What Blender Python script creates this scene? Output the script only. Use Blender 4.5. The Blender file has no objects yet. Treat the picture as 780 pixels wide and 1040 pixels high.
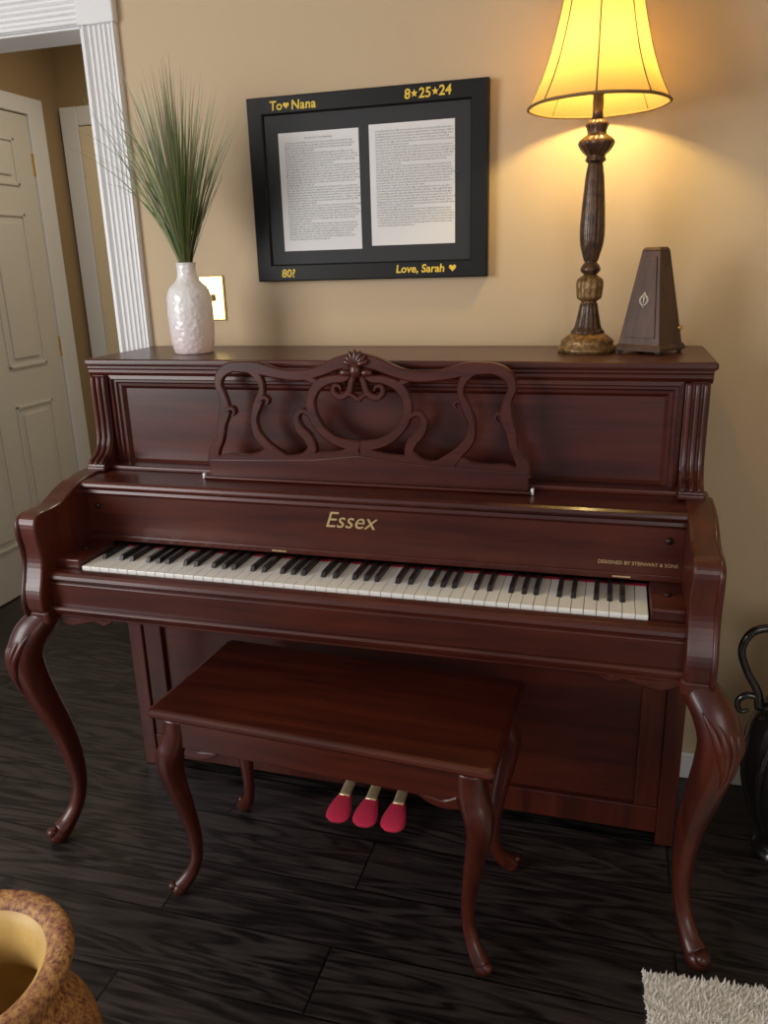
import bpy, bmesh, math, random
import numpy as np
from mathutils import Matrix, Vector
random.seed(7)
sc=bpy.context.scene
# ------------------------------------------------------------------ materials
def newmat(name):
    m=bpy.data.materials.new(name); m.use_nodes=True
    nt=m.node_tree; return m,nt,nt.nodes['Principled BSDF']
def simple(name,col,rough=.5,metal=0,coat=0,spec=.5,noise=0,nscale=40,bump=0,bscale=60,cr=.1):
    m,nt,b=newmat(name)
    b.inputs['Roughness'].default_value=rough; b.inputs['Metallic'].default_value=metal
    b.inputs['Coat Weight'].default_value=coat; b.inputs['Coat Roughness'].default_value=cr
    b.inputs['Specular IOR Level'].default_value=spec
    tc=nt.nodes.new('ShaderNodeTexCoord')
    if noise>0:
        n=nt.nodes.new('ShaderNodeTexNoise'); n.inputs['Scale'].default_value=nscale; n.inputs['Detail'].default_value=4
        nt.links.new(tc.outputs['Object'],n.inputs['Vector'])
        r=nt.nodes.new('ShaderNodeValToRGB')
        r.color_ramp.elements[0].position=.3; r.color_ramp.elements[1].position=.7
        r.color_ramp.elements[0].color=(*[c*(1-noise) for c in col],1)
        r.color_ramp.elements[1].color=(*[min(1,c*(1+noise)) for c in col],1)
        nt.links.new(n.outputs['Fac'],r.inputs['Fac']); nt.links.new(r.outputs['Color'],b.inputs['Base Color'])
    else: b.inputs['Base Color'].default_value=(*col,1)
    if bump>0:
        n2=nt.nodes.new('ShaderNodeTexNoise'); n2.inputs['Scale'].default_value=bscale; n2.inputs['Detail'].default_value=3
        nt.links.new(tc.outputs['Object'],n2.inputs['Vector'])
        bp=nt.nodes.new('ShaderNodeBump'); bp.inputs['Strength'].default_value=bump; bp.inputs['Distance'].default_value=.004
        nt.links.new(n2.outputs['Fac'],bp.inputs['Height']); nt.links.new(bp.outputs['Normal'],b.inputs['Normal'])
    return m
def wood(name,dark,light,scale=(3,40,40),rough=.3,coat=.3,cr=.15):
    m,nt,b=newmat(name)
    tc=nt.nodes.new('ShaderNodeTexCoord'); mp=nt.nodes.new('ShaderNodeMapping')
    mp.inputs['Scale'].default_value=scale
    nt.links.new(tc.outputs['Object'],mp.inputs['Vector'])
    n=nt.nodes.new('ShaderNodeTexNoise'); n.inputs['Scale'].default_value=1.; n.inputs['Detail'].default_value=7; n.inputs['Roughness'].default_value=.62
    n.inputs['Distortion'].default_value=.6
    nt.links.new(mp.outputs['Vector'],n.inputs['Vector'])
    n3=nt.nodes.new('ShaderNodeTexNoise'); n3.inputs['Scale'].default_value=4.; n3.inputs['Detail'].default_value=2
    nt.links.new(tc.outputs['Object'],n3.inputs['Vector'])
    av=nt.nodes.new('ShaderNodeMath'); av.operation='MULTIPLY_ADD'; av.inputs[1].default_value=.35
    sb_=nt.nodes.new('ShaderNodeMath'); sb_.operation='SUBTRACT'; sb_.inputs[1].default_value=.5
    nt.links.new(n3.outputs['Fac'],sb_.inputs[0]); nt.links.new(sb_.outputs[0],av.inputs[0]); nt.links.new(n.outputs['Fac'],av.inputs[2])
    r=nt.nodes.new('ShaderNodeValToRGB'); r.color_ramp.elements[0].position=.32; r.color_ramp.elements[1].position=.70
    r.color_ramp.elements[0].color=(*dark,1); r.color_ramp.elements[1].color=(*light,1)
    nt.links.new(av.outputs[0],r.inputs['Fac']); nt.links.new(r.outputs['Color'],b.inputs['Base Color'])
    b.inputs['Roughness'].default_value=rough; b.inputs['Coat Weight'].default_value=coat; b.inputs['Coat Roughness'].default_value=cr
    b.inputs['Specular IOR Level'].default_value=.4
    return m
M_piano=wood('mahogany',(.036,.0062,.0034),(.098,.0172,.0078),(2,26,26),.36,.28,.18)
M_pianov=wood('mahogany_v',(.036,.0062,.0034),(.098,.0172,.0078),(26,26,2),.36,.28,.18)
M_dark=simple('dark_mahogany',(.018,.004,.003),.4)
M_ivory=simple('key_ivory',(.88,.87,.83),.25,coat=.3)
M_gap=simple('key_gap',(.05,.04,.035),.8)
M_black=simple('key_black',(.008,.008,.009),.3)
M_felt=simple('red_felt',(.38,.012,.03),.95)
M_sock=simple('red_fabric',(.62,.025,.075),.95,bump=.3,bscale=200)
M_gold=simple('gold',(.85,.64,.32),.3,metal=.6)
M_brass=simple('brass',(.75,.55,.2),.25,metal=1)
M_brassp=simple('pale_brass',(.85,.70,.42),.35,metal=.7)
M_goldpaint=simple('gold_paint',(.88,.62,.06),.5)
M_trim=simple('white_trim',(.82,.82,.83),.4)
M_door=simple('door_paint',(.72,.69,.63),.4)
M_door2=simple('door_cream',(.82,.70,.48),.45)
M_pap=simple('paper',(.82,.82,.83),.6,coat=.25,cr=.05)
M_ink=simple('ink',(.10,.10,.10),.7)
M_frame=simple('frame_black',(.008,.008,.008),.45,spec=.3)
M_matb=simple('mat_board',(.012,.012,.013),.6,coat=.45,cr=.06)
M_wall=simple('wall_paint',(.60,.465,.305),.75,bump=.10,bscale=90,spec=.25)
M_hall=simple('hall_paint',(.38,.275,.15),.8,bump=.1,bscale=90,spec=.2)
M_ceil=simple('ceiling_paint',(.75,.72,.66),.9)
def floor_mat():
    m,nt,b=newmat('dark_plank_floor'); L=nt.links.new
    tc=nt.nodes.new('ShaderNodeTexCoord')
    mp=nt.nodes.new('ShaderNodeMapping'); mp.inputs['Location'].default_value=(-.02,.13,0)
    L(tc.outputs['Object'],mp.inputs['Vector'])
    br=nt.nodes.new('ShaderNodeTexBrick'); br.inputs['Scale'].default_value=1; br.offset=.37; br.offset_frequency=2
    br.inputs['Brick Width'].default_value=1.1; br.inputs['Row Height'].default_value=.165
    br.inputs['Mortar Size'].default_value=.0026; br.inputs['Mortar Smooth'].default_value=.2; br.inputs['Bias'].default_value=0
    br.inputs['Color1'].default_value=(.50,.50,.50,1); br.inputs['Color2'].default_value=(1,1,1,1); br.inputs['Mortar'].default_value=(.02,.02,.02,1)
    L(mp.outputs['Vector'],br.inputs['Vector'])
    mp2=nt.nodes.new('ShaderNodeMapping'); mp2.inputs['Scale'].default_value=(1.6,13,1); L(tc.outputs['Object'],mp2.inputs['Vector'])
    ad=nt.nodes.new('ShaderNodeVectorMath'); ad.operation='ADD'
    sc_=nt.nodes.new('ShaderNodeVectorMath'); sc_.operation='SCALE'; sc_.inputs['Scale'].default_value=17
    L(br.outputs['Color'],sc_.inputs[0]); L(mp2.outputs['Vector'],ad.inputs[0]); L(sc_.outputs[0],ad.inputs[1])
    n=nt.nodes.new('ShaderNodeTexNoise'); n.inputs['Scale'].default_value=1.1; n.inputs['Detail'].default_value=2.5; n.inputs['Distortion'].default_value=.8; n.inputs['Roughness'].default_value=.5
    L(ad.outputs[0],n.inputs['Vector'])
    mu=nt.nodes.new('ShaderNodeMath'); mu.operation='MULTIPLY'; mu.inputs[1].default_value=44; L(n.outputs['Fac'],mu.inputs[0])
    si=nt.nodes.new('ShaderNodeMath'); si.operation='SINE'; L(mu.outputs[0],si.inputs[0])
    n2=nt.nodes.new('ShaderNodeTexNoise'); n2.inputs['Scale'].default_value=9; n2.inputs['Detail'].default_value=6
    mp3=nt.nodes.new('ShaderNodeMapping'); mp3.inputs['Scale'].default_value=(1,14,1); L(tc.outputs['Object'],mp3.inputs['Vector']); L(mp3.outputs['Vector'],n2.inputs['Vector'])
    ma=nt.nodes.new('ShaderNodeMath'); ma.operation='MULTIPLY_ADD'; ma.inputs[1].default_value=.20; L(si.outputs[0],ma.inputs[0]); L(n2.outputs['Fac'],ma.inputs[2])
    r=nt.nodes.new('ShaderNodeValToRGB'); r.color_ramp.elements[0].position=.25; r.color_ramp.elements[1].position=.80
    r.color_ramp.elements[0].color=(.0080,.0066,.0068,1); r.color_ramp.elements[1].color=(.050,.040,.038,1)
    L(ma.outputs[0],r.inputs['Fac'])
    mx=nt.nodes.new('ShaderNodeMix'); mx.data_type='RGBA'; mx.blend_type='MULTIPLY'; mx.inputs[0].default_value=1
    L(r.outputs['Color'],mx.inputs[6]); L(br.outputs['Color'],mx.inputs[7]); L(mx.outputs[2],b.inputs['Base Color'])
    mr=nt.nodes.new('ShaderNodeMapRange'); mr.inputs[3].default_value=.27; mr.inputs[4].default_value=.40
    L(ma.outputs[0],mr.inputs[0]); L(mr.outputs[0],b.inputs['Roughness'])
    bp=nt.nodes.new('ShaderNodeBump'); bp.inputs['Strength'].default_value=.35; bp.inputs['Distance'].default_value=.003
    m2=nt.nodes.new('ShaderNodeMath'); m2.operation='MULTIPLY_ADD'; m2.inputs[1].default_value=.35
    m3=nt.nodes.new('ShaderNodeMath'); m3.operation='SUBTRACT'; m3.inputs[0].default_value=1; L(br.outputs['Fac'],m3.inputs[1])
    L(ma.outputs[0],m2.inputs[0]); L(m3.outputs[0],m2.inputs[2]); L(m2.outputs[0],bp.inputs['Height']); L(bp.outputs['Normal'],b.inputs['Normal'])
    b.inputs['Specular IOR Level'].default_value=.5
    return m
M_floor=floor_mat()
# ------------------------------------------------------------------ helpers
def empty(name,loc=(0,0,0),rz=0):
    e=bpy.data.objects.new(name,None); sc.collection.objects.link(e); e.location=loc; e.rotation_euler=(0,0,rz); e.empty_display_size=.05
    return e
def mk(name,verts,faces,mat,parent=None,smooth=False,bevel=0,seg=2,auto=None):
    me=bpy.data.meshes.new(name); me.from_pydata([tuple(v) for v in verts],[],faces)
    bm=bmesh.new(); bm.from_mesh(me); bmesh.ops.recalc_face_normals(bm,faces=bm.faces[:]); bm.to_mesh(me); bm.free()
    ob=bpy.data.objects.new(name,me); sc.collection.objects.link(ob)
    if mat: me.materials.append(mat)
    if smooth:
        for p in me.polygons: p.use_smooth=True
    if bevel:
        b=ob.modifiers.new('b','BEVEL'); b.width=bevel; b.segments=seg; b.limit_method='ANGLE'; b.angle_limit=math.radians(35)
    if parent: ob.parent=parent
    return ob
def boxvf(x0,x1,y0,y1,z0,z1,off=0):
    v=[(x0,y0,z0),(x1,y0,z0),(x1,y1,z0),(x0,y1,z0),(x0,y0,z1),(x1,y0,z1),(x1,y1,z1),(x0,y1,z1)]
    f=[(0,3,2,1),(4,5,6,7),(0,1,5,4),(1,2,6,5),(2,3,7,6),(3,0,4,7)]
    return v,[tuple(i+off for i in q) for q in f]
def boxes(name,bl,mat,parent=None,bevel=.002,seg=2):
    V=[];F=[]
    for b in bl:
        v,f=boxvf(*b,off=len(V)); V+=v;F+=f
    return mk(name,V,F,mat,parent,bevel=bevel,seg=seg)
def prism(name,poly,axis,a,b,mat,parent=None,bevel=.002,smooth=False):
    V=[]
    for t in (a,b):
        for p in poly:
            if axis=='x': V.append((t,p[0],p[1]))
            elif axis=='y': V.append((p[0],t,p[1]))
            else: V.append((p[0],p[1],t))
    n=len(poly); F=[tuple(range(n)),tuple(range(2*n-1,n-1,-1))]+[(i,(i+1)%n,n+(i+1)%n,n+i) for i in range(n)]
    return mk(name,V,F,mat,parent,bevel=bevel,smooth=smooth)
def crom(pts,sub=6):
    P=[np.array(p,float) for p in pts]; P=[2*P[0]-P[1]]+P+[2*P[-1]-P[-2]]; out=[]
    for i in range(1,len(P)-2):
        for k in range(sub):
            t=k/sub; a,b,c,d=P[i-1:i+3]
            out.append(.5*((2*b)+(-a+c)*t+(2*a-5*b+4*c-d)*t*t+(-a+3*b-3*c+d)*t**3))
    out.append(P[-2]); return out
def sweepvf(pts,rads,n=14,sub=6,e=2.0,off=0,flat=1.0,up=(1,0,0)):
    Q=crom([tuple(p)+(r,) for p,r in zip(pts,rads)],sub)
    C=[q[:3] for q in Q]; R=[max(q[3],1e-4) for q in Q]; V=[];F=[]
    u=np.array(up,float)
    for i,c in enumerate(C):
        t=C[min(i+1,len(C)-1)]-C[max(i-1,0)]; t/=np.linalg.norm(t)+1e-12
        u=u-t*(u@t); u/=np.linalg.norm(u)+1e-12; w=np.cross(t,u)
        for k in range(n):
            a=2*math.pi*k/n; ca,sa=math.cos(a),math.sin(a)
            x=math.copysign(abs(ca)**(2/e),ca); y=math.copysign(abs(sa)**(2/e),sa)
            V.append(c+R[i]*(u*x+w*y*flat))
    m=len(C)
    for i in range(m-1):
        for k in range(n):
            F.append((off+i*n+k,off+i*n+(k+1)%n,off+(i+1)*n+(k+1)%n,off+(i+1)*n+k))
    F.append(tuple(off+k for k in range(n))[::-1]); F.append(tuple(off+(m-1)*n+k for k in range(n)))
    return V,F
def sweep(name,pts,rads,mat,parent=None,**kw):
    V,F=sweepvf(pts,rads,**kw); return mk(name,V,F,mat,parent,smooth=True)
def multi(name,parts,mat,parent=None,smooth=True,bevel=0):
    V=[];F=[]
    for v,f in parts:
        o=len(V); V+=list(v); F+=[tuple(i+o for i in q) for q in f]
    return mk(name,V,F,mat,parent,smooth=smooth,bevel=bevel)
def ellip(c,r,n=16,m=10,rot=None):
    V=[];F=[]
    for j in range(1,m):
        ph=math.pi*j/m
        for i in range(n):
            th=2*math.pi*i/n
            p=Vector((r[0]*math.sin(ph)*math.cos(th),r[1]*math.sin(ph)*math.sin(th),r[2]*math.cos(ph)))
            if rot: p=rot@p
            V.append(tuple(p+Vector(c)))
    for j in range(m-2):
        for i in range(n): F.append((j*n+i,j*n+(i+1)%n,(j+1)*n+(i+1)%n,(j+1)*n+i))
    for s,base in ((1,0),(-1,(m-2)*n)):
        p=Vector((0,0,r[2]*s)); p=rot@p if rot else p
        V.append(tuple(p+Vector(c)))
        k=len(V)-1
        for i in range(n): F.append((k,base+i,base+(i+1)%n))
    return V,F
def lathevf(prof,n=40,flute=None,c=(0,0,0),cap=True):
    V=[];F=[]
    for (r,z) in prof:
        for k in range(n):
            a=2*math.pi*k/n; rr=r
            if flute: rr=r*(1+flute(z,a))
            V.append((c[0]+rr*math.cos(a),c[1]+rr*math.sin(a),c[2]+z))
    m=len(prof)
    for i in range(m-1):
        for k in range(n): F.append((i*n+k,i*n+(k+1)%n,(i+1)*n+(k+1)%n,(i+1)*n+k))
    if cap: F.append(tuple(range(n))[::-1]); F.append(tuple((m-1)*n+k for k in range(n)))
    return V,F
def lathe(name,prof,mat,parent=None,n=40,smoothsub=0,flute=None,cap=True,c=(0,0,0)):
    if smoothsub: prof=[tuple(q) for q in crom(prof,smoothsub)]
    V,F=lathevf(prof,n,flute,c,cap); return mk(name,V,F,mat,parent,smooth=True)
BK=[0]
def bandvf(path,w,y0,y1,sub=6,ws_=1.0):
    BK[0]+=1; y0=y0-.00025*(BK[0]%16); y1=y1+.0002*(BK[0]%16)
    ws=w if isinstance(w,(list,tuple)) else [w]*len(path)
    Q=crom([(p[0],p[1],q*ws_) for p,q in zip(path,ws)],sub); V=[];F=[]
    for i,q in enumerate(Q):
        a=Q[max(i-1,0)];b=Q[min(i+1,len(Q)-1)]; t=np.array([b[0]-a[0],b[1]-a[1]]); t/=np.linalg.norm(t)+1e-12
        nx,nz=-t[1],t[0]; h=q[2]/2; e=min(.003,h*.5)
        for s,yy in ((h,y1),(h,y0+.003),(h-e,y0),(-h+e,y0),(-h,y0+.003),(-h,y1)):
            V.append((q[0]+nx*s,yy,q[1]+nz*s))
    n=6
    for i in range(len(Q)-1):
        for k in range(n): F.append((i*n+k,i*n+(k+1)%n,(i+1)*n+(k+1)%n,(i+1)*n+k))
    F.append(tuple(range(n))); F.append(tuple((len(Q)-1)*n+k for k in range(n)))
    return V,F
def text(name,body,size,loc,mat,parent=None,rot=(math.pi/2,0,0),shear=0,ext=.0004,align='CENTER',res=3,space=1,lsp=1,off=0):
    t=bpy.data.curves.new(name,'FONT'); t.body=body; t.size=size; t.extrude=ext; t.shear=shear; t.align_x=align; t.offset=off
    t.resolution_u=res; t.space_character=space; t.space_line=lsp; t.materials.append(mat)
    o=bpy.data.objects.new(name,t); sc.collection.objects.link(o); o.location=loc; o.rotation_euler=rot
    if parent: o.parent=parent
    return o
# ------------------------------------------------------------------ room
OPX=-.838; OPL=-1.75; OPZ=1.985; CEIL=2.45
fl=boxes('floor',[(-3.2,2.6,-4.2,1.6,-.05,0)],M_floor,bevel=0)
boxes('wall_back',[(OPX,2.2,0,.12,0,CEIL),(OPL,OPX,0,.12,OPZ,CEIL),(-3.0,OPL,0,.12,0,CEIL)],M_wall,bevel=0)
boxes('wall_right',[(2.2,2.3,-4.2,.12,0,CEIL)],M_wall,bevel=0)
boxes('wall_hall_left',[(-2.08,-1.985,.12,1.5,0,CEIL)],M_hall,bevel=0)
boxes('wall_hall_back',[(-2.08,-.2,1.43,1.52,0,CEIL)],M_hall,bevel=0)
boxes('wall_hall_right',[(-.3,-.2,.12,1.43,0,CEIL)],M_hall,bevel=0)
boxes('ceiling',[(-3.2,2.6,-4.2,1.6,CEIL,CEIL+.05)],M_ceil,bevel=0)
def fluted(name,x0,x1,z0,z1,horizontal=False):
    w=x1-x0; prof=[]; N=64
    for i in range(N+1):
        s=i/N; d=.018
        if .14<s<.86:
            f=(s-.14)/.72*5; ph=f-math.floor(f)
            d=.018-.007*max(0,math.sin(math.pi*ph))**.6
        elif s<.03 or s>.97: d=.012
        elif .10<s<.14 or .86<s<.90: d=.014
        prof.append((x0+w*s,-d))
    return prof
p=fluted('a',-.838,-.738,0,1.96)
prism('trim_1',p+[(-.738,0),(-.838,0)],'z',0.0,2.0,M_trim,bevel=0)
ph=[(y,z) for z,y in fluted('a',1.978,2.072,0,0)]
prism('trim_2',[(y,z) for y,z in ph]+[(0,2.072),(0,1.978)],'x',OPL-.1,-.838,M_trim,bevel=0)
boxes('trim_3',[(-.842,-.734,-.024,0,1.974,2.078)],M_trim,bevel=.004)
boxes('trim_4',[(-.850,-.838,-.001,.121,0,OPZ),(OPL,OPX,-.001,.121,OPZ-.012,OPZ)],M_trim,bevel=.001)
boxes('trim_5',[(OPL-.1,OPL,-.018,0,0,1.978)],M_trim)
def bb(name,x0,x1,y0,y1,z1,ax='x'):
    return boxes(name,[(x0,x1,y0,y1,0,z1)],M_trim,bevel=.004)
bb('baseboard_back',-.736,2.2,-.014,0,.078)
bb('baseboard_right',2.186,2.2,-4.2,-.014,.078)
bb('baseboard_hall',-1.985,-1.971,.12,.28,.078)
def panel_door(name,loc,rz,w,h,mat,knob=True):
    e=empty(name,loc,rz)
    boxes('slab',[(0,w,0,.035,0,h)],mat,e,bevel=.002)
    cols=[(.11,w/2-.05),(w/2+.05,w-.11)]; rows=[(.22,.82),(.98,1.62),(1.73,1.92)]
    fr=[];pn=[]
    for a,b in cols:
        for c,d in rows:
            t=.014
            fr+=[(a,b,-.008,0,c,c+t),(a,b,-.008,0,d-t,d),(a,a+t,-.008,0,c,d),(b-t,b,-.008,0,c,d)]
            pn.append((a+.04,b-.04,-.009,0,c+.04,d-.04))
    boxes('mouldings',fr,mat,e,bevel=.003); boxes('raised_panels',pn,mat,e,bevel=.007)
    for z in (.25,1.0,1.78):
        boxes('hinge_%d'%int(z*10),[(w-.006,w+.004,-.006,0,z,z+.09)],M_brass,e,bevel=.001)
    if knob:
        k=lathe('knob',[(.026,0),(.026,.006),(.010,.012),(.010,.035),(.024,.045),(.028,.058),(.018,.07),(.001,.073)],M_brass,e)
        k.location=(.07,0,.95); k.rotation_euler=(math.pi/2,0,0)
    return e
panel_door('door_1',(-1.972,.38,0.005),math.pi/2,.80,2.02,M_door)
boxes('trim_6',[(-1.985,-1.962,1.185,1.285,0,2.10),(-1.985,-1.962,.285,.375,0,2.10),(-1.985,-1.962,.375,1.185,2.03,2.10)],M_trim,bevel=.005)
panel_door('door_2',(-1.87,1.395,0.005),0,.74,2.0,M_door2,knob=False)
boxes('trim_7',[(-1.965,-1.875,1.398,1.43,0,2.09),(-1.125,-1.03,1.398,1.43,0,2.09),(-1.875,-1.125,1.398,1.43,2.01,2.09)],M_trim,bevel=.005)
sw=empty('light_switch',(-.537,0,1.297))
boxes('plate',[(-.036,.036,-.006,0,-.059,.059)],M_brass,sw,bevel=.003)
boxes('toggle',[(-.005,.005,-.018,-.006,-.008,.010)],simple('toggle_ivory',(.7,.65,.5),.4),sw,bevel=.001)
# ------------------------------------------------------------------ piano
P=empty('upright_piano',(0,0,0))
AO=.725
boxes('case_back',[(-.69,.69,-.10,-.03,.03,1.14)],M_dark,P)
for s,n in ((-1,'left'),(1,'right')):
    a,b=sorted((s*.675,s*.711))
    prism('side_'+n,[(-.03,.62),(-.335,.62),(-.335,1.14),(-.03,1.14)],'x',a,b,M_pianov,P,bevel=.003)
    a,b=sorted((s*.685,s*.727))
    prism('side_lower_'+n,[(-.03,0.0),(-.305,0.0),(-.305,.64),(-.03,.64)],'x',a,b,M_pianov,P,bevel=.003)
boxes('bottom_rail',[(-.685,.685,-.30,-.10,.03,.10)],M_pianov,P)
boxes('lower_panel',[(-.685,.685,-.285,-.26,.10,.63)],M_piano,P)
boxes('lower_stiles',[(-.685,-.630,-.298,-.285,.10,.63),(.630,.685,-.298,-.285,.10,.63)],M_pianov,P,bevel=.003)
boxes('upper_panel',[(-.66,.66,-.318,-.29,.90,1.14)],M_piano,P)
def rectframe(name,x0,x1,z0,z1,prof,mat,parent):
    V=[];F=[];n=len(prof)
    for ins,y in prof:
        V+=[(x0+ins,y,z0+ins),(x1-ins,y,z0+ins),(x1-ins,y,z1-ins),(x0+ins,y,z1-ins)]
    for i in range(n-1):
        for k in range(4): F.append((i*4+k,i*4+(k+1)%4,(i+1)*4+(k+1)%4,(i+1)*4+k))
    return mk(name,V,F,mat,parent)
rectframe('panel_moulding',-.662,.662,.888,1.132,[(0,-.316),(0,-.338),(.008,-.340),(.011,-.334),(.016,-.334),(.020,-.328),(.026,-.3275),(.034,-.3175)],M_piano,P)
boxes('lid',[(-.719,.722,-.350,-.025,1.155,1.172)],M_piano,P,bevel=.006,seg=3)
prism('cornice',[(-.03,1.156),(-.343,1.156),(-.345,1.150),(-.340,1.146),(-.342,1.140),(-.336,1.132),(-.332,1.128),(-.03,1.128)],'x',-.714,.715,M_piano,P,bevel=.001)
boxes('lid_hinge',[(-.69,.69,-.0505,-.0495,1.1715,1.1725)],M_dark,P,bevel=0)
prism('desk_shelf',[(-.30,.905),(-.335,.905),(-.470,.900),(-.478,.896),(-.480,.889),(-.476,.883),(-.470,.881),(-.30,.881)],'x',-.680,.680,M_piano,P,bevel=.001)
boxes('shelf_step',[(-.670,.670,-.372,-.319,.903,.915)],M_piano,P,bevel=.004,seg=3)
boxes('fallboard',[(-.678,.678,-.462,-.42,.752,.884)],M_piano,P,bevel=.002)
prism('fallboard_bead',[(-.460,.884),(-.472,.880),(-.474,.872),(-.468,.866),(-.460,.864)],'x',-.678,.678,M_piano,P,bevel=.001)
boxes('fallboard_foot',[(-.678,.678,-.466,-.455,.752,.766)],M_piano,P,bevel=.002)
boxes('fallboard_plates',[(-.20,-.165,-.4672,-.465,.7565,.7595),(.545,.58,-.4672,-.465,.7565,.7595)],M_gold,P,bevel=0)
for k,x in enumerate((-.648,.648)):
    q=lathe('fallboard_pivot_%d'%k,[(.007,0),(.007,.004),(.004,.006),(.001,.0065)],M_dark,P,n=16)
    q.location=(x,-.462,.838); q.rotation_euler=(math.pi/2,0,0)
text('logo','Essex',.052,(-.013,-.4628,.822),M_gold,P,shear=.35)
text('maker_line','DESIGNED BY STEINWAY & SONS',.0102,(.592,-.4628,.783),M_gold,P)
boxes('key_bed',[(-.69,.69,-.630,-.30,.632,.705)],M_piano,P,bevel=.004,seg=3)
prism('key_slip',[(-.600,.70),(-.600,.726),(-.606,.730),(-.626,.728),(-.632,.722),(-.634,.714),(-.628,.708),(-.626,.70)],'x',-.679,.679,M_piano,P,bevel=.001)
prism('rail_moulding',[(-.62,.650),(-.640,.650),(-.644,.645),(-.640,.636),(-.634,.630),(-.634,.624),(-.62,.622)],'x',-.680,.680,M_piano,P,bevel=.001)
for s,n in ((-1,'left'),(1,'right')):
    a,b=sorted((s*.616,s*.679))
    boxes('cheek_block_'+n,[(a,b,-.600,-.46,.70,.752)],M_piano,P,bevel=.004,seg=3)
    lathe('cheek_screw_'+n,[(.008,0),(.008,.003),(.001,.004)],M_dark,P,n=16).location=((a+b)/2,-.53,.752)
X0=-.613; WK=1.226/52
boxes('key_frame',[(X0,X0+1.226,-.590,-.44,.70,.722)],M_gap,P,bevel=0)
boxes('white_keys',[(X0+i*WK+.0005,X0+(i+1)*WK-.0005,-.598,-.450,.716,.7365) for i in range(52)],M_ivory,P,bevel=.0012)
boxes('key_felt',[(X0,X0+1.226,-.4565,-.446,.730,.7385)],M_felt,P,bevel=0)
names='ABCDEFG'; BV=[];BF=[]
for i in range(51):
    nm=names[i%7]
    if nm in 'ACDFG':
        o={'A':.0,'C':-.0018,'D':.0018,'F':-.0022,'G':.0}[nm]
        cx=X0+(i+1)*WK+o; w=.0055
        v=[(cx-w,-.548,.7360),(cx+w,-.548,.7360),(cx+w,-.450,.7360),(cx-w,-.450,.7360),
           (cx-w+.001,-.541,.7475),(cx+w-.001,-.541,.7475),(cx+w-.001,-.450,.7485),(cx-w+.001,-.450,.7485)]
        oo=len(BV); BV+=v; BF+=[tuple(a+oo for a in q) for q in [(0,3,2,1),(4,5,6,7),(0,1,5,4),(1,2,6,5),(2,3,7,6),(3,0,4,7)]]
mk('black_keys',BV,BF,M_black,P,bevel=.001)
for s,n in ((-1,'left'),(1,'right')):
    prof=[(-.33,.908),(-.40,.908),(-.445,.906),(-.485,.899),(-.525,.884),(-.555,.872),(-.590,.868),(-.622,.868),(-.642,.861),(-.650,.846),
          (-.650,.815),(-.645,.785),(-.646,.755),(-.655,.720),(-.664,.695),(-.668,.668),(-.664,.645),(-.655,.632)]
    prof=[tuple(q) for q in crom(prof,3)]+[(-.33,.632)]
    a,b=sorted((s*.677,s*AO))
    prism('arm_'+n,prof,'x',a,b,M_pianov,P,bevel=.005)
    c=s*AO
    multi('arm_bead_'+n,[sweepvf([(c,y,z-.006) for y,z in prof[2:-2:3]],[.006]*len(prof[2:-2:3]),n=8,sub=3)],M_pianov,P)
    a,b=sorted((s*.664,s*.711))
    pr=[(-.31,1.13),(-.343,1.13),(-.345,1.10),(-.345,1.02),(-.348,.98),(-.356,.955),(-.370,.938),(-.386,.930),(-.396,.922),(-.398,.912),(-.392,.905),(-.31,.905)]
    prism('pilaster_'+n,pr,'x',a,b,M_pianov,P,bevel=.002)
    rd=[]
    for k in range(3):
        xx=s*(.672+.0155*k)
        rd.append(sweepvf([(xx,y-.001,z) for y,z in pr[1:9]],[.0062]*8,n=8,sub=4))
    multi('pilaster_reeds_'+n,rd,M_pianov,P)
    boxes('pilaster_block_'+n,[(a-.003,b+.003,-.402,-.33,.905,.917)],M_pianov,P,bevel=.004,seg=3)
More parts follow.
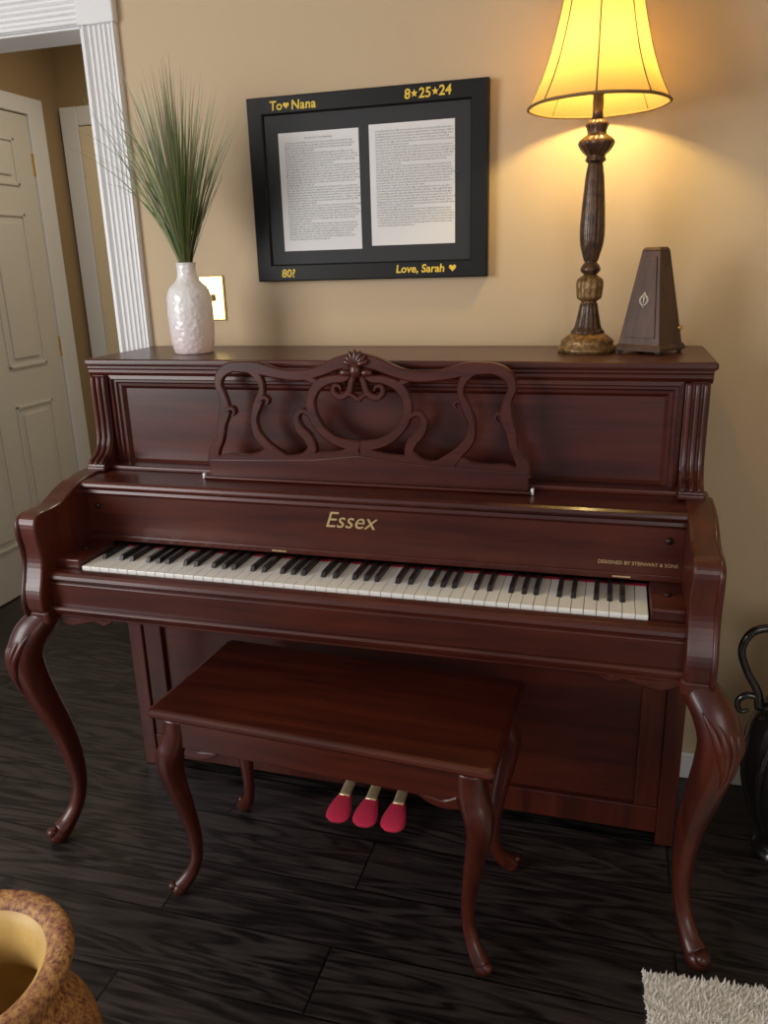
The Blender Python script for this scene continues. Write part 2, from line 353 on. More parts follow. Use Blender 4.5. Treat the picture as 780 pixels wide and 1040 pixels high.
for s,n in ((-1,'left'),(1,'right')):
    leg=[(.703,-.628,.640),(.710,-.634,.615),(.733,-.655,.580),(.745,-.668,.535),(.742,-.664,.480),(.731,-.645,.400),(.720,-.618,.310),(.715,-.600,.220),(.717,-.594,.140),(.725,-.604,.085),(.738,-.625,.048),(.750,-.644,.028),(.757,-.655,.024)]
    rad=[.030,.033,.037,.037,.035,.031,.0260,.0215,.0178,.0170,.0195,.0230,.0150]
    if s<0: leg=[(x+.004*min(1,max(0,(.6-z)*3)),y,z) for x,y,z in leg]
    V,F=sweepvf([(s*x,y,z) for x,y,z in leg],rad,n=20,sub=6,e=2.5)
    fx=leg[-2][0]+.004
    parts=[(V,F),ellip((s*fx,-.652,.022),(.026,.026,.022)),ellip((s*(fx+.006),-.664,.034),(.016,.016,.014))]
    multi('leg_'+n,parts,M_pianov,P)
    boxes('leg_block_'+n,[(min(s*.672,s*.729),max(s*.672,s*.729),-.662,-.595,.610,.645)],M_pianov,P,bevel=.008,seg=3)
    o=np.array([s*.55,-.835]); cr=[]
    for k,(da,l) in enumerate(((-.9,.13),(-.45,.17),(0,.20),(.45,.17),(.9,.13))):
        ca,sa=math.cos(da),math.sin(da); dd=np.array([o[0]*ca-o[1]*sa,o[0]*sa+o[1]*ca])
        pts=[];rr=[]
        for j in range(7):
            t=j/6; z=.595-l*t
            for a_,b_,ra,rb in zip(leg[:-1],leg[1:],rad[:-1],rad[1:]):
                if a_[2]>=z>=b_[2]:
                    f=(a_[2]-z)/(a_[2]-b_[2]); cxx=a_[0]+(b_[0]-a_[0])*f; cyy=a_[1]+(b_[1]-a_[1])*f; R=ra+(rb-ra)*f; break
            tt=1-t*.75
            d2=dd*tt+o*(1-tt); d2/=np.linalg.norm(d2)
            pts.append((s*cxx+d2[0]*R*1.03,cyy+d2[1]*R*1.03,z)); rr.append(.0075*math.sin(math.pi*(.12+.86*t))+.0008)
        cr.append(sweepvf(pts,rr,n=8,sub=3))
    multi('leg_carving_'+n,cr,M_pianov,P)
    path=[(s*.675,.628),(s*.640,.612),(s*.600,.616),(s*.575,.624),(s*.55,.615),(s*.53,.622)]
    v1=bandvf(path,[.028,.022,.014,.018,.014,.006],-.632,-.612)
    multi('apron_scroll_'+n,[v1],M_piano,P,smooth=False)
# music desk (fretwork)
D0,D1=-.392,-.380
dk=[]; WS=1.08; DX=-.006
for s in (-1,1):
    def m(pl): return [(s*x+DX,z) for x,z in pl]
    def B(pl,w,o=0): dk.append(bandvf(m(pl),w,D0+o,D1,ws_=WS))
    # outer stile, arch and inner S
    B([(.360,.935),(.358,.965),(.340,.995),(.333,1.030),(.322,1.062),(.324,1.095),(.333,1.122),(.322,1.148),(.290,1.162),(.255,1.158),(.233,1.138),(.226,1.112),(.238,1.080),(.250,1.045),(.245,1.010),(.222,.982),(.200,.960)],[.032,.026,.018,.022,.026,.018,.018,.022,.022,.020,.018,.014,.020,.016,.020,.022,.032])
    # top rail
    B([(.290,1.162),(.240,1.160),(.185,1.148),(.130,1.144),(.085,1.154),(.045,1.170),(.0,1.180)],[.022,.026,.022,.022,.022,.026,.030])
    # inner curls of the heart
    B([(.006,1.158),(.014,1.132),(.022,1.108),(.042,1.098),(.056,1.108),(.054,1.122),(.042,1.122),(.038,1.113)],[.012,.013,.014,.014,.012,.010,.008,.005],.0005)
    B([(.0,1.092),(.010,1.100),(.022,1.106)],[.012,.010,.010],.0005)
    # heart
    B([(.018,1.162),(.030,1.140),(.060,1.136),(.092,1.122),(.110,1.090),(.106,1.053),(.084,1.020),(.050,.998),(.0,.988)],[.026,.018,.018,.022,.020,.022,.020,.020,.024])
    B([(.092,1.128),(.112,1.138),(.128,1.146)],[.012,.016,.012],.0005)
    # lower flank scrolls
    B([(.100,1.040),(.118,1.060),(.136,1.064),(.147,1.047),(.138,1.022),(.121,1.004),(.113,.978),(.132,.950)],[.008,.012,.013,.016,.020,.022,.022,.034])
    B([(.238,1.085),(.222,1.094),(.212,1.088),(.216,1.078)],[.010,.010,.008,.005],.0005)
    B([(.322,1.062),(.304,1.068),(.298,1.058),(.305,1.051)],[.012,.010,.008,.005],.0005)
    B([(.362,.925),(.33,.949),(.29,.950),(.25,.950),(.21,.964),(.17,.952),(.12,.956),(.06,.960),(0,.970)],[.03,.022,.020,.026,.030,.020,.028,.028,.036])
multi('music_desk_fret',dk,M_piano,P,smooth=False)
prism('music_desk_board',[(x+DX,z) for x,z in [(-.372,.906),(.372,.906),(.371,.948),(.34,.948),(.25,.951),(.12,.956),(0,.97),(-.12,.956),(-.25,.951),(-.34,.948),(-.371,.948)]],'y',D0-.0045,D1+.001,M_piano,P,bevel=.003)
boxes('music_desk_foot',[(-.38+DX,.38+DX,-.414,-.378,.9035,.910)],M_piano,P,bevel=.003)
boxes('music_desk_pins',[(-.384+DX,-.378+DX,-.41,-.40,.903,.916),(.378+DX,.384+DX,-.41,-.40,.903,.916)],M_ivory,P,bevel=.001)
cre=[]
for k in range(-3,4):
    a=k*.42; L=.024 if abs(k)<2 else .020
    R=Matrix.Rotation(a,3,'Y')
    c=Vector((DX+math.sin(a)*.016,-.400,1.168+math.cos(a)*.016))
    cre.append(ellip(c,(.0065,.006,L*.72),n=12,m=8,rot=R))
cre.append(ellip((DX,-.402,1.156),(.013,.009,.016)))
for s in (-1,1): cre.append(ellip((DX+s*.024,-.399,1.152),(.014,.007,.008)))
multi('crest_carving',cre,M_piano,P)
for k,x in enumerate((-.084,-.013,.060)):
    stem=[(x,-.27,.064),(x,-.33,.068),(x,-.39,.062)]
    sweep('pedal_stem_%d'%k,stem,[.013,.014,.015],M_brassp,P,n=12,flat=.4,up=(1,0,0),e=3)
    V,F=sweepvf([(x,-.370,.062),(x,-.390,.060),(x,-.425,.052),(x,-.450,.044),(x,-.464,.042)],[.014,.020,.030,.030,.016],n=16,sub=5,flat=.32)
    multi('pedal_cover_%d'%k,[(V,F)],M_sock,P)
boxes('pedal_slot',[(-.12,.10,-.3015,-.299,.035,.085)],M_dark,P,bevel=0)
# ------------------------------------------------------------------ bench
Bn=empty('piano_bench',(-.003,-.6035,0),-.0585)
hw,hd=.373,.178
def rrect(hw,hd,r=.012,n=4):
    o=[]
    for cx,cy,a0 in ((hw-r,hd-r,0),(-hw+r,hd-r,90),(-hw+r,-hd+r,180),(hw-r,-hd+r,270)):
        for k in range(n+1):
            a=math.radians(a0+90*k/n); o.append((cx+r*math.cos(a),cy+r*math.sin(a)))
    return o
layers=[(-.030,.462),(-.022,.463),(-.020,.468),(-.010,.470),(-.004,.474),(0,.480),(-.001,.486),(-.006,.490),(-.012,.4915)]
V=[];F=[]
for ins,z in layers: V+=[(x,y,z) for x,y in rrect(hw+ins,hd+ins)]
n=20
for i in range(len(layers)-1):
    for k in range(n): F.append((i*n+k,i*n+(k+1)%n,(i+1)*n+(k+1)%n,(i+1)*n+k))
F.append(tuple(range(n))); F.append(tuple((len(layers)-1)*n+k for k in range(n)))
mk('seat',V,F,M_piano,Bn)
boxes('apron',[(-.345,.345,-.150,-.132,.395,.464),(-.345,.345,.132,.150,.395,.464),(-.345,-.327,-.132,.132,.395,.464),(.327,.345,-.132,.132,.395,.464),(-.330,.330,-.135,.135,.400,.405)],M_piano,Bn,bevel=.002)
i=0
for sx in (-1,1):
    for sy in (-1,1):
        i+=1
        o=np.array([sx*.72,sy*.55])
        prof=[(.460,-.006,.028),(.425,-.004,.029),(.392,.006,.030),(.365,.020,.029),(.330,.022,.0255),(.280,.012,.0215),(.220,-.002,.0180),(.150,-.014,.0148),(.095,-.014,.0132),(.060,-.002,.0140),(.034,.018,.0165),(.020,.036,.0165),(.016,.046,.011)]
        pts=[(sx*(.331 if sx<0 else .325)+o[0]*d,sy*.132+o[1]*d,z) for z,d,r in prof]
        V,F=sweepvf(pts,[r for *_,r in prof],n=18,sub=5,e=2.6)
        multi('leg_%d'%i,[(V,F),ellip((pts[-2][0],pts[-2][1],.0165),(.019,.019,.0165)),ellip((pts[-1][0]+o[0]*.006,pts[-1][1]+o[1]*.006,.026),(.011,.011,.010))],M_pianov,Bn)
for sy in (-1,1):
    br=[]
    for sx in (-1,1):
        V,F=bandvf([(sx*.30,.392),(sx*.272,.384),(sx*.245,.388),(sx*.222,.396)],[.030,.020,.016,.006],-.009,.009)
        V=[(x,y+sy*.141,z) for x,y,z in V]; br.append((V,F))
    multi('bracket_%s'%('front' if sy<0 else 'rear'),br,M_piano,Bn,smooth=False)
# ------------------------------------------------------------------ framed letter
Fr=empty('framed_letter',(-.086,0,1.554))
hw,hh=.301,.217; bw=.042
V=[];F=[]
prof=[(0,-.001),(0,-.024),(.003,-.027),(bw-.004,-.027),(bw-.001,-.024),(bw,-.020)]
for ins,y in prof: V+=[(-hw+ins,y,-hh+ins),(hw-ins,y,-hh+ins),(hw-ins,y,hh-ins),(-hw+ins,y,hh-ins)]
for a in range(len(prof)-1):
    for k in range(4): F.append((a*4+k,a*4+(k+1)%4,(a+1)*4+(k+1)%4,(a+1)*4+k))
mk('frame',V,F,M_frame,Fr)
boxes('mat_board',[(-hw+bw-.004,hw-bw+.004,-.020,-.003,-hh+bw-.004,hh-bw+.004)],M_matb,Fr,bevel=0)
boxes('page_1',[(-.223,-.014,-.0215,-.0195,-.143,.134)],M_pap,Fr,bevel=0)
boxes('page_2',[(.012,.222,-.0215,-.0195,-.137,.138)],M_pap,Fr,bevel=0)
words='when i was little we would sit and talk for hours about all the things that made you smile and i learned so much from your stories of home and family every visit was a gift and each song you played has stayed with me through the years as i grew up and found my way because of your love and kind heart'.split()
def para(nl,wch,brk):
    out=[]
    for l in range(nl):
        s=''
        lim=wch if (l+1) not in brk else int(wch*random.uniform(.3,.7))
        while len(s)<lim: s+=random.choice(words)+' '
        out.append(s[:wch].rstrip())
    return '\n'.join(out)
text('writing_1',para(38,74,(4,9,17,24,31,38)),.0062,(-.207,-.0218,.108),M_ink,Fr,align='LEFT',res=1,ext=0,lsp=.98)
text('heading_1','A Letter for Your Birthday',.0065,(-.118,-.0218,.118),M_ink,Fr,res=1,ext=0)
text('writing_2',para(36,74,(6,13,21,29,36)),.0062,(.028,-.0218,.120),M_ink,Fr,align='LEFT',res=1,ext=0,lsp=.98)
def heart(name,x,z,r,parent,y=-.0276):
    pts=[]
    for k in range(32):
        t=2*math.pi*k/32
        pts.append((x+r*math.sin(t)**3,z+r*(13*math.cos(t)-5*math.cos(2*t)-2*math.cos(3*t)-math.cos(4*t))/16))
    prism(name,pts,'y',y,y+.0006,M_goldpaint,parent,bevel=0)
def star(name,x,z,r,parent,y=-.0276):
    pts=[(x+(r if k%2==0 else r*.42)*math.sin(math.pi*k/5),z+(r if k%2==0 else r*.42)*math.cos(math.pi*k/5)) for k in range(10)]
    prism(name,pts,'y',y,y+.0006,M_goldpaint,parent,bevel=0)
Y=-.0274; kw=dict(off=.0006,shear=.08)
text('word_to','To',.029,(-.222,Y,.186),M_goldpaint,Fr,**kw); heart('heart_1',-.195,.195,.008,Fr)
text('word_nana','Nana',.029,(-.150,Y,.185),M_goldpaint,Fr,space=1.06,**kw)
text('date_1','8',.030,(.110,Y,.186),M_goldpaint,Fr,**kw); star('star_1',.127,.196,.009,Fr)
text('date_2','25',.030,(.152,Y,.186),M_goldpaint,Fr,**kw); star('star_2',.177,.197,.009,Fr)
text('date_3','24',.030,(.200,Y,.188),M_goldpaint,Fr,**kw)
text('age','80?',.028,(-.215,Y,-.207),M_goldpaint,Fr,**kw)
text('signature','Love, Sarah',.0265,(.135,Y,-.203),M_goldpaint,Fr,off=.0006,shear=.12); heart('heart_2',.217,-.194,.009,Fr)
# ------------------------------------------------------------------ lamp
M_lampb=simple('antique_bronze',(.075,.036,.018),.35,metal=.3,noise=.7,nscale=60,bump=.4,bscale=120,coat=.3)
M_lampg=simple('antique_gold',(.24,.14,.055),.4,metal=.5,noise=.6,nscale=80,bump=.4,bscale=150)
Lp=empty('table_lamp',(.463,-.16,1.172))
S=1/490.
bp_=[(31,352),(31.5,349),(31,346),(27,343.5),(28,341),(26,338),(21,334),(16,331)]
lathe('base',[(.001,0)]+[(w*S,(352-v)*S) for w,v in bp_],M_lampg,Lp,n=64,flute=lambda z,a:.02*math.cos(24*a) if .008<z<.03 else 0)
lathe('base_bell',[(w*S,(352-v)*S) for w,v in [(16,333),(17,330),(14,326),(12,318),(10,308),(9,302),(7.5,299)]],M_lampb,Lp,n=64,smoothsub=4,flute=lambda z,a:.05*math.cos(16*a))
lathe('knop',[(w*S,(352-v)*S) for w,v in [(8,301),(8,298),(12,295),(13,288),(13.5,280),(12,275),(8,272),(6,270)]],M_lampg,Lp,n=48,smoothsub=4,flute=lambda z,a:.06*math.cos(12*a))
lathe('ring',[(w*S,(352-v)*S) for w,v in [(6,271),(9.5,268),(10.5,265),(9,261),(6.5,258),(7,255)]],M_lampb,Lp,n=40,smoothsub=4)
lathe('column',[(w*S,(352-v)*S) for w,v in [(7,257),(9,250),(11.5,240),(12.5,228),(12,212),(10.5,190),(9,172),(7,160)]],M_lampb,Lp,n=64,smoothsub=6,flute=lambda z,a:.035*math.cos(14*a))
lathe('capital',[(w*S,(352-v)*S) for w,v in [(7,161),(10,158),(9,154),(13,150),(17,144),(17,140),(13,136),(9,133),(10,128),(11,124),(7,120)]],M_lampb,Lp,n=48,smoothsub=4,flute=lambda z,a:.05*math.cos(12*a))
lathe('neck',[(w*S,(352-v)*S) for w,v in [(6,121),(5,112),(5.5,104),(5,96),(6.5,93),(6.5,86),(4,84)]],M_lampb,Lp,n=24)
bulbM,bnt,bb_=newmat('bulb_glass'); bb_.inputs['Base Color'].default_value=(1,.8,.5,1); bb_.inputs['Emission Color'].default_value=(1,.70,.28,1); bb_.inputs['Emission Strength'].default_value=9
V,F=ellip((0,0,.645),(.026,.026,.034)); bu=mk('bulb',V,F,bulbM,Lp,smooth=True)
sh,snt,sb=newmat('shade_fabric'); snt.nodes.remove(sb)
L=snt.links.new; out=snt.nodes['Material Output']
d=snt.nodes.new('ShaderNodeBsdfDiffuse'); t=snt.nodes.new('ShaderNodeBsdfTranslucent'); mx=snt.nodes.new('ShaderNodeMixShader'); mx.inputs[0].default_value=.42
d.inputs['Color'].default_value=(.52,.38,.17,1)
tc=snt.nodes.new('ShaderNodeTexCoord'); nn=snt.nodes.new('ShaderNodeTexNoise'); nn.inputs['Scale'].default_value=220
rr=snt.nodes.new('ShaderNodeValToRGB'); rr.color_ramp.elements[0].color=(.46,.31,.10,1); rr.color_ramp.elements[1].color=(.58,.41,.15,1)
L(tc.outputs['Object'],nn.inputs['Vector']); L(nn.outputs['Fac'],rr.inputs['Fac']); L(rr.outputs['Color'],t.inputs['Color'])
L(d.outputs[0],mx.inputs[1]); L(t.outputs[0],mx.inputs[2]); L(mx.outputs[0],out.inputs['Surface'])
sp=[(.143,.500),(.128,.528),(.113,.562),(.100,.600),(.088,.645),(.078,.690),(.072,.730),(.069,.755)]
sp=[tuple(q) for q in crom(sp,4)]
V,F=lathevf(sp,96,flute=lambda z,a:-.018*abs(math.sin(4*a))**.8,cap=False); shade=mk('shade',V,F,sh,Lp,smooth=True)
M_piping=simple('shade_piping',(.22,.13,.05),.7)
tr=[]
for r,z in ((.143,.500),(.069,.755)):
    pts=[]
    for k in range(97):
        a=2*math.pi*k/96; f=1-.018*abs(math.sin(4*a))**.8; pts.append((r*f*math.cos(a),r*f*math.sin(a),z))
    tr.append(sweepvf(pts,[.0032]*97,n=6,sub=1,up=(0,0,1)))
for k in range(8):
    a=math.pi*k/4
    tr.append(sweepvf([(r*1.003*math.cos(a),r*1.003*math.sin(a),z) for r,z in sp[::3]],[.0014]*len(sp[::3]),n=6,sub=2))
multi('shade_piping',tr,M_piping,Lp)
hp=[sweepvf([(0.0,.0,.515),(.035,0,.54),(.045,0,.60),(.035,0,.68),(0,0,.735)],[.0015]*5,n=6,sub=5),sweepvf([(0,0,.515),(-.035,0,.54),(-.045,0,.60),(-.035,0,.68),(0,0,.735)],[.0015]*5,n=6,sub=5),
    sweepvf([(-.07,0,.752),(0,0,.735),(.07,0,.752)],[.0015]*3,n=6,sub=4),ellip((0,0,.75),(.008,.008,.014))]
multi('harp',hp,M_brass,Lp)
ld=bpy.data.lights.new('lamp_bulb_light','POINT'); ld.energy=5.2; ld.color=(1,.74,.26); ld.shadow_soft_size=.02
lo=bpy.data.objects.new('lamp_bulb_light',ld); sc.collection.objects.link(lo); lo.parent=Lp; lo.location=(0,0,.585)
# ------------------------------------------------------------------ metronome
Mt=empty('metronome',(.597,-.165,1.172),math.radians(-31))
M_met=wood('walnut_dark',(.050,.022,.012),(.110,.052,.028),(60,60,6),.5,.05)
def frust(z0,z1,a0,a1,b0=None,b1=None):
    b0=b0 or a0;b1=b1 or a1
    v=[(-a0,-b0,z0),(a0,-b0,z0),(a0,b0,z0),(-a0,b0,z0),(-a1,-b1,z1),(a1,-b1,z1),(a1,b1,z1),(-a1,b1,z1)]
    return v,[(0,3,2,1),(4,5,6,7),(0,1,5,4),(1,2,6,5),(2,3,7,6),(3,0,4,7)]
multi('body',[frust(.018,.212,.049,.021)],M_met,Mt,smooth=False,bevel=.0015)
multi('base',[frust(.006,.012,.055,.055),frust(.012,.020,.055,.050)],M_met,Mt,smooth=False,bevel=.0015)
multi('cap',[frust(.212,.219,.022,.017)],M_met,Mt,smooth=False,bevel=.0015)
multi('feet',[ellip((sx*.045,sy*.045,.004),(.007,.007,.004),n=10,m=6) for sx in(-1,1) for sy in (-1,1)],M_gap,Mt)
def frontp(x,z,o=.0):
    f=(z-.018)/(.212-.018); y=-(.049+(.021-.049)*f)-o
    return (x,y,z)
f4=[(-.036,.034),(.036,.034),(.0165,.200),(-.0165,.200)]
V=[frontp(x,z,.0) for x,z in f4]+[frontp(x,z,.0025) for x,z in f4]
mk('front_cover',V,[(0,1,2,3),(4,5,6,7),(0,1,5,4),(1,2,6,5),(2,3,7,6),(3,0,4,7)],M_met,Mt,bevel=.001)
M_sil=simple('silver',(.8,.76,.68),.4,metal=.1)
ring=[frontp(.010*math.cos(2*math.pi*k/24),.112+.010*math.sin(2*math.pi*k/24),.003) for k in range(25)]
dia=[frontp(x,z,.003) for x,z in ((0,.128),(.0085,.112),(0,.096),(-.0085,.112),(0,.128))]
multi('emblem',[sweepvf(ring,[.0006]*25,n=5,sub=1),sweepvf(dia,[.0008]*5,n=5,sub=1),sweepvf([frontp(0,.105,.003),frontp(0,.119,.003)],[.0012]*2,n=5,sub=1)],M_sil,Mt)
key=[sweepvf([(.046,0,.055),(.064,0,.055)],[.0025,.0025],n=8,sub=1),ellip((.068,0,.055),(.003,.010,.006))]
multi('winding_key',key,M_brass,Mt)
# ------------------------------------------------------------------ vase + grass
M_vase,vnt,vb=newmat('blush_porcelain')
vb.inputs['Roughness'].default_value=.18; vb.inputs['Coat Weight'].default_value=.4
tc=vnt.nodes.new('ShaderNodeTexCoord'); sx=vnt.nodes.new('ShaderNodeSeparateXYZ'); mr=vnt.nodes.new('ShaderNodeMapRange'); mr.inputs[1].default_value=0; mr.inputs[2].default_value=.14
cr_=vnt.nodes.new('ShaderNodeValToRGB'); cr_.color_ramp.elements[0].color=(.80,.66,.65,1); cr_.color_ramp.elements[1].color=(.88,.86,.86,1)
vnt.links.new(tc.outputs['Object'],sx.inputs[0]); vnt.links.new(sx.outputs[2],mr.inputs[0]); vnt.links.new(mr.outputs[0],cr_.inputs[0]); vnt.links.new(cr_.outputs[0],vb.inputs['Base Color'])
vo=vnt.nodes.new('ShaderNodeTexVoronoi'); vo.inputs['Scale'].default_value=80; bpn=vnt.nodes.new('ShaderNodeBump'); bpn.inputs['Strength'].default_value=.6; bpn.inputs['Distance'].default_value=.003
vnt.links.new(tc.outputs['Object'],vo.inputs['Vector']); vnt.links.new(vo.outputs['Distance'],bpn.inputs['Height']); vnt.links.new(bpn.outputs['Normal'],vb.inputs['Normal'])
Vs=empty('vase_with_grass',(-.498,-.20,1.172))
vp=[(.001,0),(.040,0),(.048,.004),(.053,.030),(.0555,.070),(.0555,.110),(.053,.140),(.046,.158),(.034,.170),(.026,.180),(.023,.195),(.0235,.212),(.0255,.216),(.0235,.217),(.020,.210),(.019,.180),(.001,.17)]
lathe('vase',vp,M_vase,Vs,n=56,smoothsub=3,cap=False)
gm,gnt,gb=newmat('grass_blade'); gb.inputs['Roughness'].default_value=.55
at=gnt.nodes.new('ShaderNodeVertexColor'); at.layer_name='Col'; gnt.links.new(at.outputs['Color'],gb.inputs['Base Color'])
GV=[];GF=[];GC=[]
for b in range(270):
    az=random.uniform(0,2*math.pi); sp_=min(abs(random.gauss(.18,.42)),1.0)
    Ln=random.uniform(.27,.46)*(1-.05*sp_); droop=random.uniform(.0,.30)*(.4+sp_*1.0)
    stray=b%20==0
    if stray: droop=random.uniform(.6,1.1); sp_=random.uniform(.7,1.05); Ln=random.uniform(.36,.46)
    dx,dy=math.cos(az),math.sin(az)*.75
    if stray and dx>0: dx=-dx
    if dy>0: dy*=.35
    w=random.uniform(.0015,.0030); r0=random.uniform(0,.012)
    x,y,z=dx*r0,dy*r0,.165; ang=sp_*.54; n=12; side=(-math.sin(az+.7),math.cos(az+.7))
    col=random.choice([(.12,.19,.04),(.17,.25,.06),(.23,.31,.10),(.09,.14,.04),(.34,.38,.22),(.25,.19,.13),(.20,.27,.08)])
    o=len(GV)
    for k in range(n+1):
        t=k/n; ww=w*(1-t**2.2)+.0002
        GV+=[(x-side[0]*ww,y-side[1]*ww,z),(x+side[0]*ww,y+side[1]*ww,z)]
        c=[q+(.22*t**4) for q in col]; GC+=[c,c]
        ds=(Ln+.05)/n; a=ang+droop*t*t*1.6
        if z<.215: a=min(a,.12)
        x+=dx*math.sin(a)*ds; y+=dy*math.sin(a)*ds; z+=math.cos(a)*ds
    for k in range(n): GF.append((o+2*k,o+2*k+1,o+2*k+3,o+2*k+2))
g=mk('grass',GV,GF,gm,Vs)
ca=g.data.color_attributes.new('Col','FLOAT_COLOR','POINT')
for i_,c in enumerate(GC): ca.data[i_].color=(*c,1)
# ------------------------------------------------------------------ black pitcher at right
M_urn=simple('black_glaze',(.012,.010,.009),.22,coat=.6,bump=.5,bscale=35)
Ur=empty('black_pitcher',(.980,-.25,0))
up_=[(.001,0),(.066,0),(.070,.012),(.060,.028),(.062,.05),(.085,.12),(.105,.20),(.112,.28),(.104,.34),(.082,.385),(.062,.415),(.052,.45),(.053,.49),(.064,.53),(.074,.555),(.070,.56),(.055,.53),(.045,.48),(.001,.46)]
lathe('body',up_,M_urn,Ur,n=56,smoothsub=4,cap=False)
hd_=[sweepvf([(-.058,0,.545),(-.085,0,.575),(-.125,-.005,.565),(-.142,-.005,.52),(-.125,0,.465),(-.10,0,.42),(-.09,0,.375)],[.010,.010,.0095,.009,.009,.010,.012],n=12,sub=6,up=(0,1,0)),
     sweepvf([(-.09,0,.40),(-.12,0,.405),(-.138,0,.385),(-.13,0,.362),(-.112,0,.368)],[.008,.008,.007,.006,.004],n=10,sub=5,up=(0,1,0))]
multi('handle',hd_,M_urn,Ur)
multi('spout',[sweepvf([(.045,0,.52),(.075,0,.55),(.10,0,.575)],[.03,.022,.008],n=12,sub=4,up=(0,1,0))],M_urn,Ur)
rl=[]
for k in range(10):
    a=2*math.pi*k/10; rl.append(sweepvf([(.064*math.cos(a),.064*math.sin(a),.06),(.098*math.cos(a),.098*math.sin(a),.16),(.113*math.cos(a+.12),.113*math.sin(a+.12),.27),(.09*math.cos(a+.2),.09*math.sin(a+.2),.365)],[.003,.008,.008,.002],n=8,sub=5))
multi('relief',rl,M_urn,Ur)
# ------------------------------------------------------------------ ochre pot in the foreground
pm,pnt,pb=newmat('speckled_ochre'); pb.inputs['Roughness'].default_value=.6
tc=pnt.nodes.new('ShaderNodeTexCoord'); n1=pnt.nodes.new('ShaderNodeTexNoise'); n1.inputs['Scale'].default_value=110; n1.inputs['Detail'].default_value=6; n1.inputs['Roughness'].default_value=.75
r1=pnt.nodes.new('ShaderNodeValToRGB'); e=r1.color_ramp.elements; e[0].position=.36; e[0].color=(.08,.030,.030,1); e[1].position=.60; e[1].color=(.52,.30,.10,1)
q=r1.color_ramp.elements.new(.47); q.color=(.31,.12,.05,1)
pnt.links.new(tc.outputs['Object'],n1.inputs['Vector']); pnt.links.new(n1.outputs['Fac'],r1.inputs['Fac']); pnt.links.new(r1.outputs['Color'],pb.inputs['Base Color'])
bpn=pnt.nodes.new('ShaderNodeBump'); bpn.inputs['Strength'].default_value=.5; bpn.inputs['Distance'].default_value=.003; pnt.links.new(n1.outputs['Fac'],bpn.inputs['Height']); pnt.links.new(bpn.outputs['Normal'],pb.inputs['Normal'])
M_potin=simple('ochre_inside',(.62,.40,.13),.5,noise=.15,nscale=20)
Pt=empty('stoneware_urn',(-.300,-1.362,0))
po=[(.001,0),(.11,0),(.12,.01),(.135,.08),(.155,.18),(.165,.25),(.158,.30),(.135,.335),(.115,.360),(.110,.385),(.120,.412),(.138,.430),(.147,.442),(.146,.454),(.137,.460),(.122,.458),(.110,.448)]
lathe('outside',po,pm,Pt,n=72,smoothsub=4,cap=False)
lathe('inside',[(.112,.4495),(.100,.435),(.092,.40),(.10,.36),(.13,.30),(.13,.2),(.09,.06),(.001,.05)],M_potin,Pt,n=72,smoothsub=4,cap=False)
# ------------------------------------------------------------------ shag rug
M_rug=simple('cream_shag',(.84,.80,.73),.95,noise=.08,nscale=30)
Rg=empty('shag_rug',(.648,-.700,0),math.radians(4))
boxes('backing',[(0,1.25,-1.3,0,0,.012)],M_rug,Rg,bevel=.004)
rs=np.random.RandomState(3); st=.0062
gx,gy=np.meshgrid(np.arange(.0,1.25,st),np.arange(-1.3,0.0,st)); N=gx.size
bx=gx.ravel()+rs.uniform(-.003,.003,N); by=gy.ravel()+rs.uniform(-.003,.003,N)
lx=rs.normal(0,.004,N); ly=rs.normal(0,.004,N); hz=rs.uniform(.018,.026,N); w=.0040
ang=rs.uniform(0,2*math.pi,N)
V=np.zeros((N,4,3))
for k in range(3):
    a=ang+k*2*math.pi/3; V[:,k,0]=bx+w*np.cos(a); V[:,k,1]=by+w*np.sin(a); V[:,k,2]=.010
V[:,3,0]=bx+lx; V[:,3,1]=by+ly; V[:,3,2]=hz
base=(np.arange(N)*4)[:,None,None]; Fc=(base+np.array([[0,1,3],[1,2,3],[2,0,3]])[None]).reshape(-1,3)
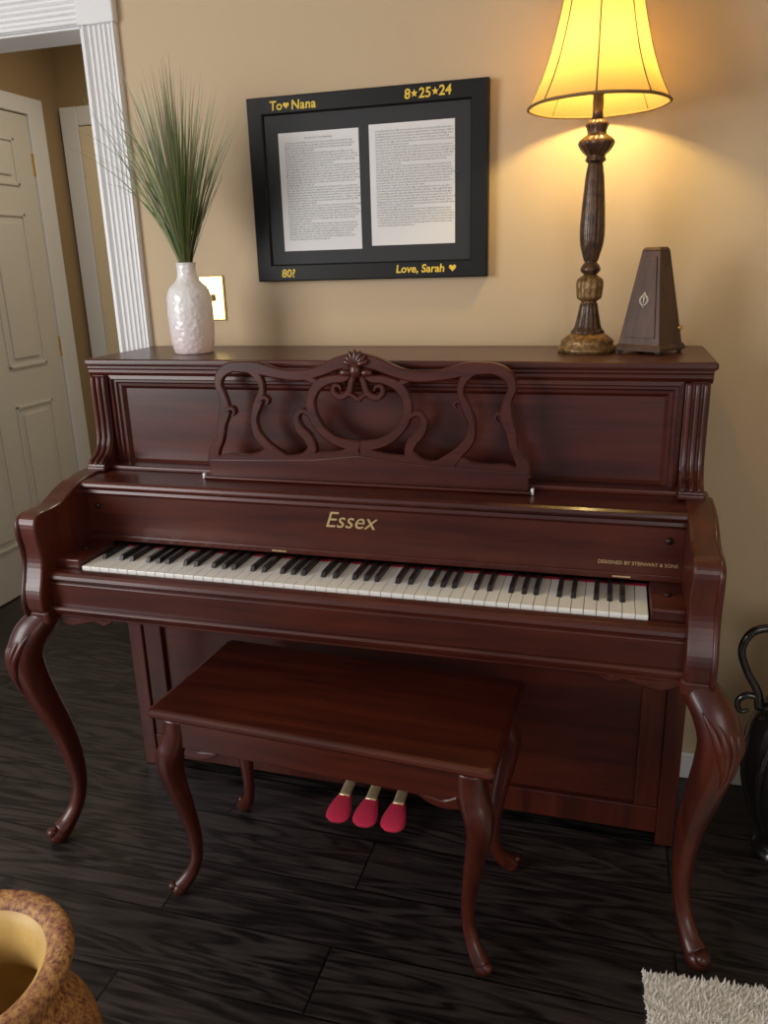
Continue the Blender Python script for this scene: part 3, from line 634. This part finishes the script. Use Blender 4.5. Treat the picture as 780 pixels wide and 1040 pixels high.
me=bpy.data.meshes.new('pile'); me.from_pydata(V.reshape(-1,3).tolist(),[],Fc.tolist()); me.materials.append(M_rug)
ob=bpy.data.objects.new('pile',me); sc.collection.objects.link(ob); ob.parent=Rg
# ------------------------------------------------------------------ lights
def area(name,loc,target,sx,sy,energy,col):
    l=bpy.data.lights.new(name,'AREA'); l.shape='RECTANGLE'; l.size=sx; l.size_y=sy; l.energy=energy; l.color=col
    o=bpy.data.objects.new(name,l); sc.collection.objects.link(o); o.location=loc
    o.rotation_euler=(Vector(target)-Vector(loc)).to_track_quat('-Z','Y').to_euler(); return o
area('window_daylight',(-2.3,-2.7,1.55),(0,-.3,.75),1.3,1.5,60,(1,.98,.96))
area('window_daylight_far',(1.6,-3.9,1.6),(.2,-.3,.8),1.2,1.3,16,(1,.96,.90))
area('hall_light',(-1.2,.75,2.40),(-1.3,.8,0),.3,.3,5,(1,.88,.68))
w=bpy.data.worlds.new('world'); sc.world=w; w.use_nodes=True
w.node_tree.nodes['Background'].inputs[0].default_value=(.88,.91,1,1); w.node_tree.nodes['Background'].inputs[1].default_value=.34
sc.view_settings.view_transform='Standard'
# ------------------------------------------------------------------ camera
X=[0.5274,-2.0241,1.3714,0.2868,0.3022,-0.0289,805.68]
yaw,pit,rol=X[3:6]
f=np.array([-math.sin(yaw)*math.cos(pit),math.cos(yaw)*math.cos(pit),-math.sin(pit)])
r0=np.array([math.cos(yaw),math.sin(yaw),0.]); u0=np.cross(r0,f)
rr=math.cos(rol)*r0+math.sin(rol)*u0; uu=-math.sin(rol)*r0+math.cos(rol)*u0
cd=bpy.data.cameras.new('camera'); cam=bpy.data.objects.new('camera',cd); sc.collection.objects.link(cam)
cam.matrix_world=Matrix(((rr[0],uu[0],-f[0],X[0]),(rr[1],uu[1],-f[1],X[1]),(rr[2],uu[2],-f[2],X[2]),(0,0,0,1)))
cd.sensor_fit='VERTICAL'; cd.sensor_height=36; cd.lens=X[6]*36/1040; cd.clip_start=.02
sc.camera=cam
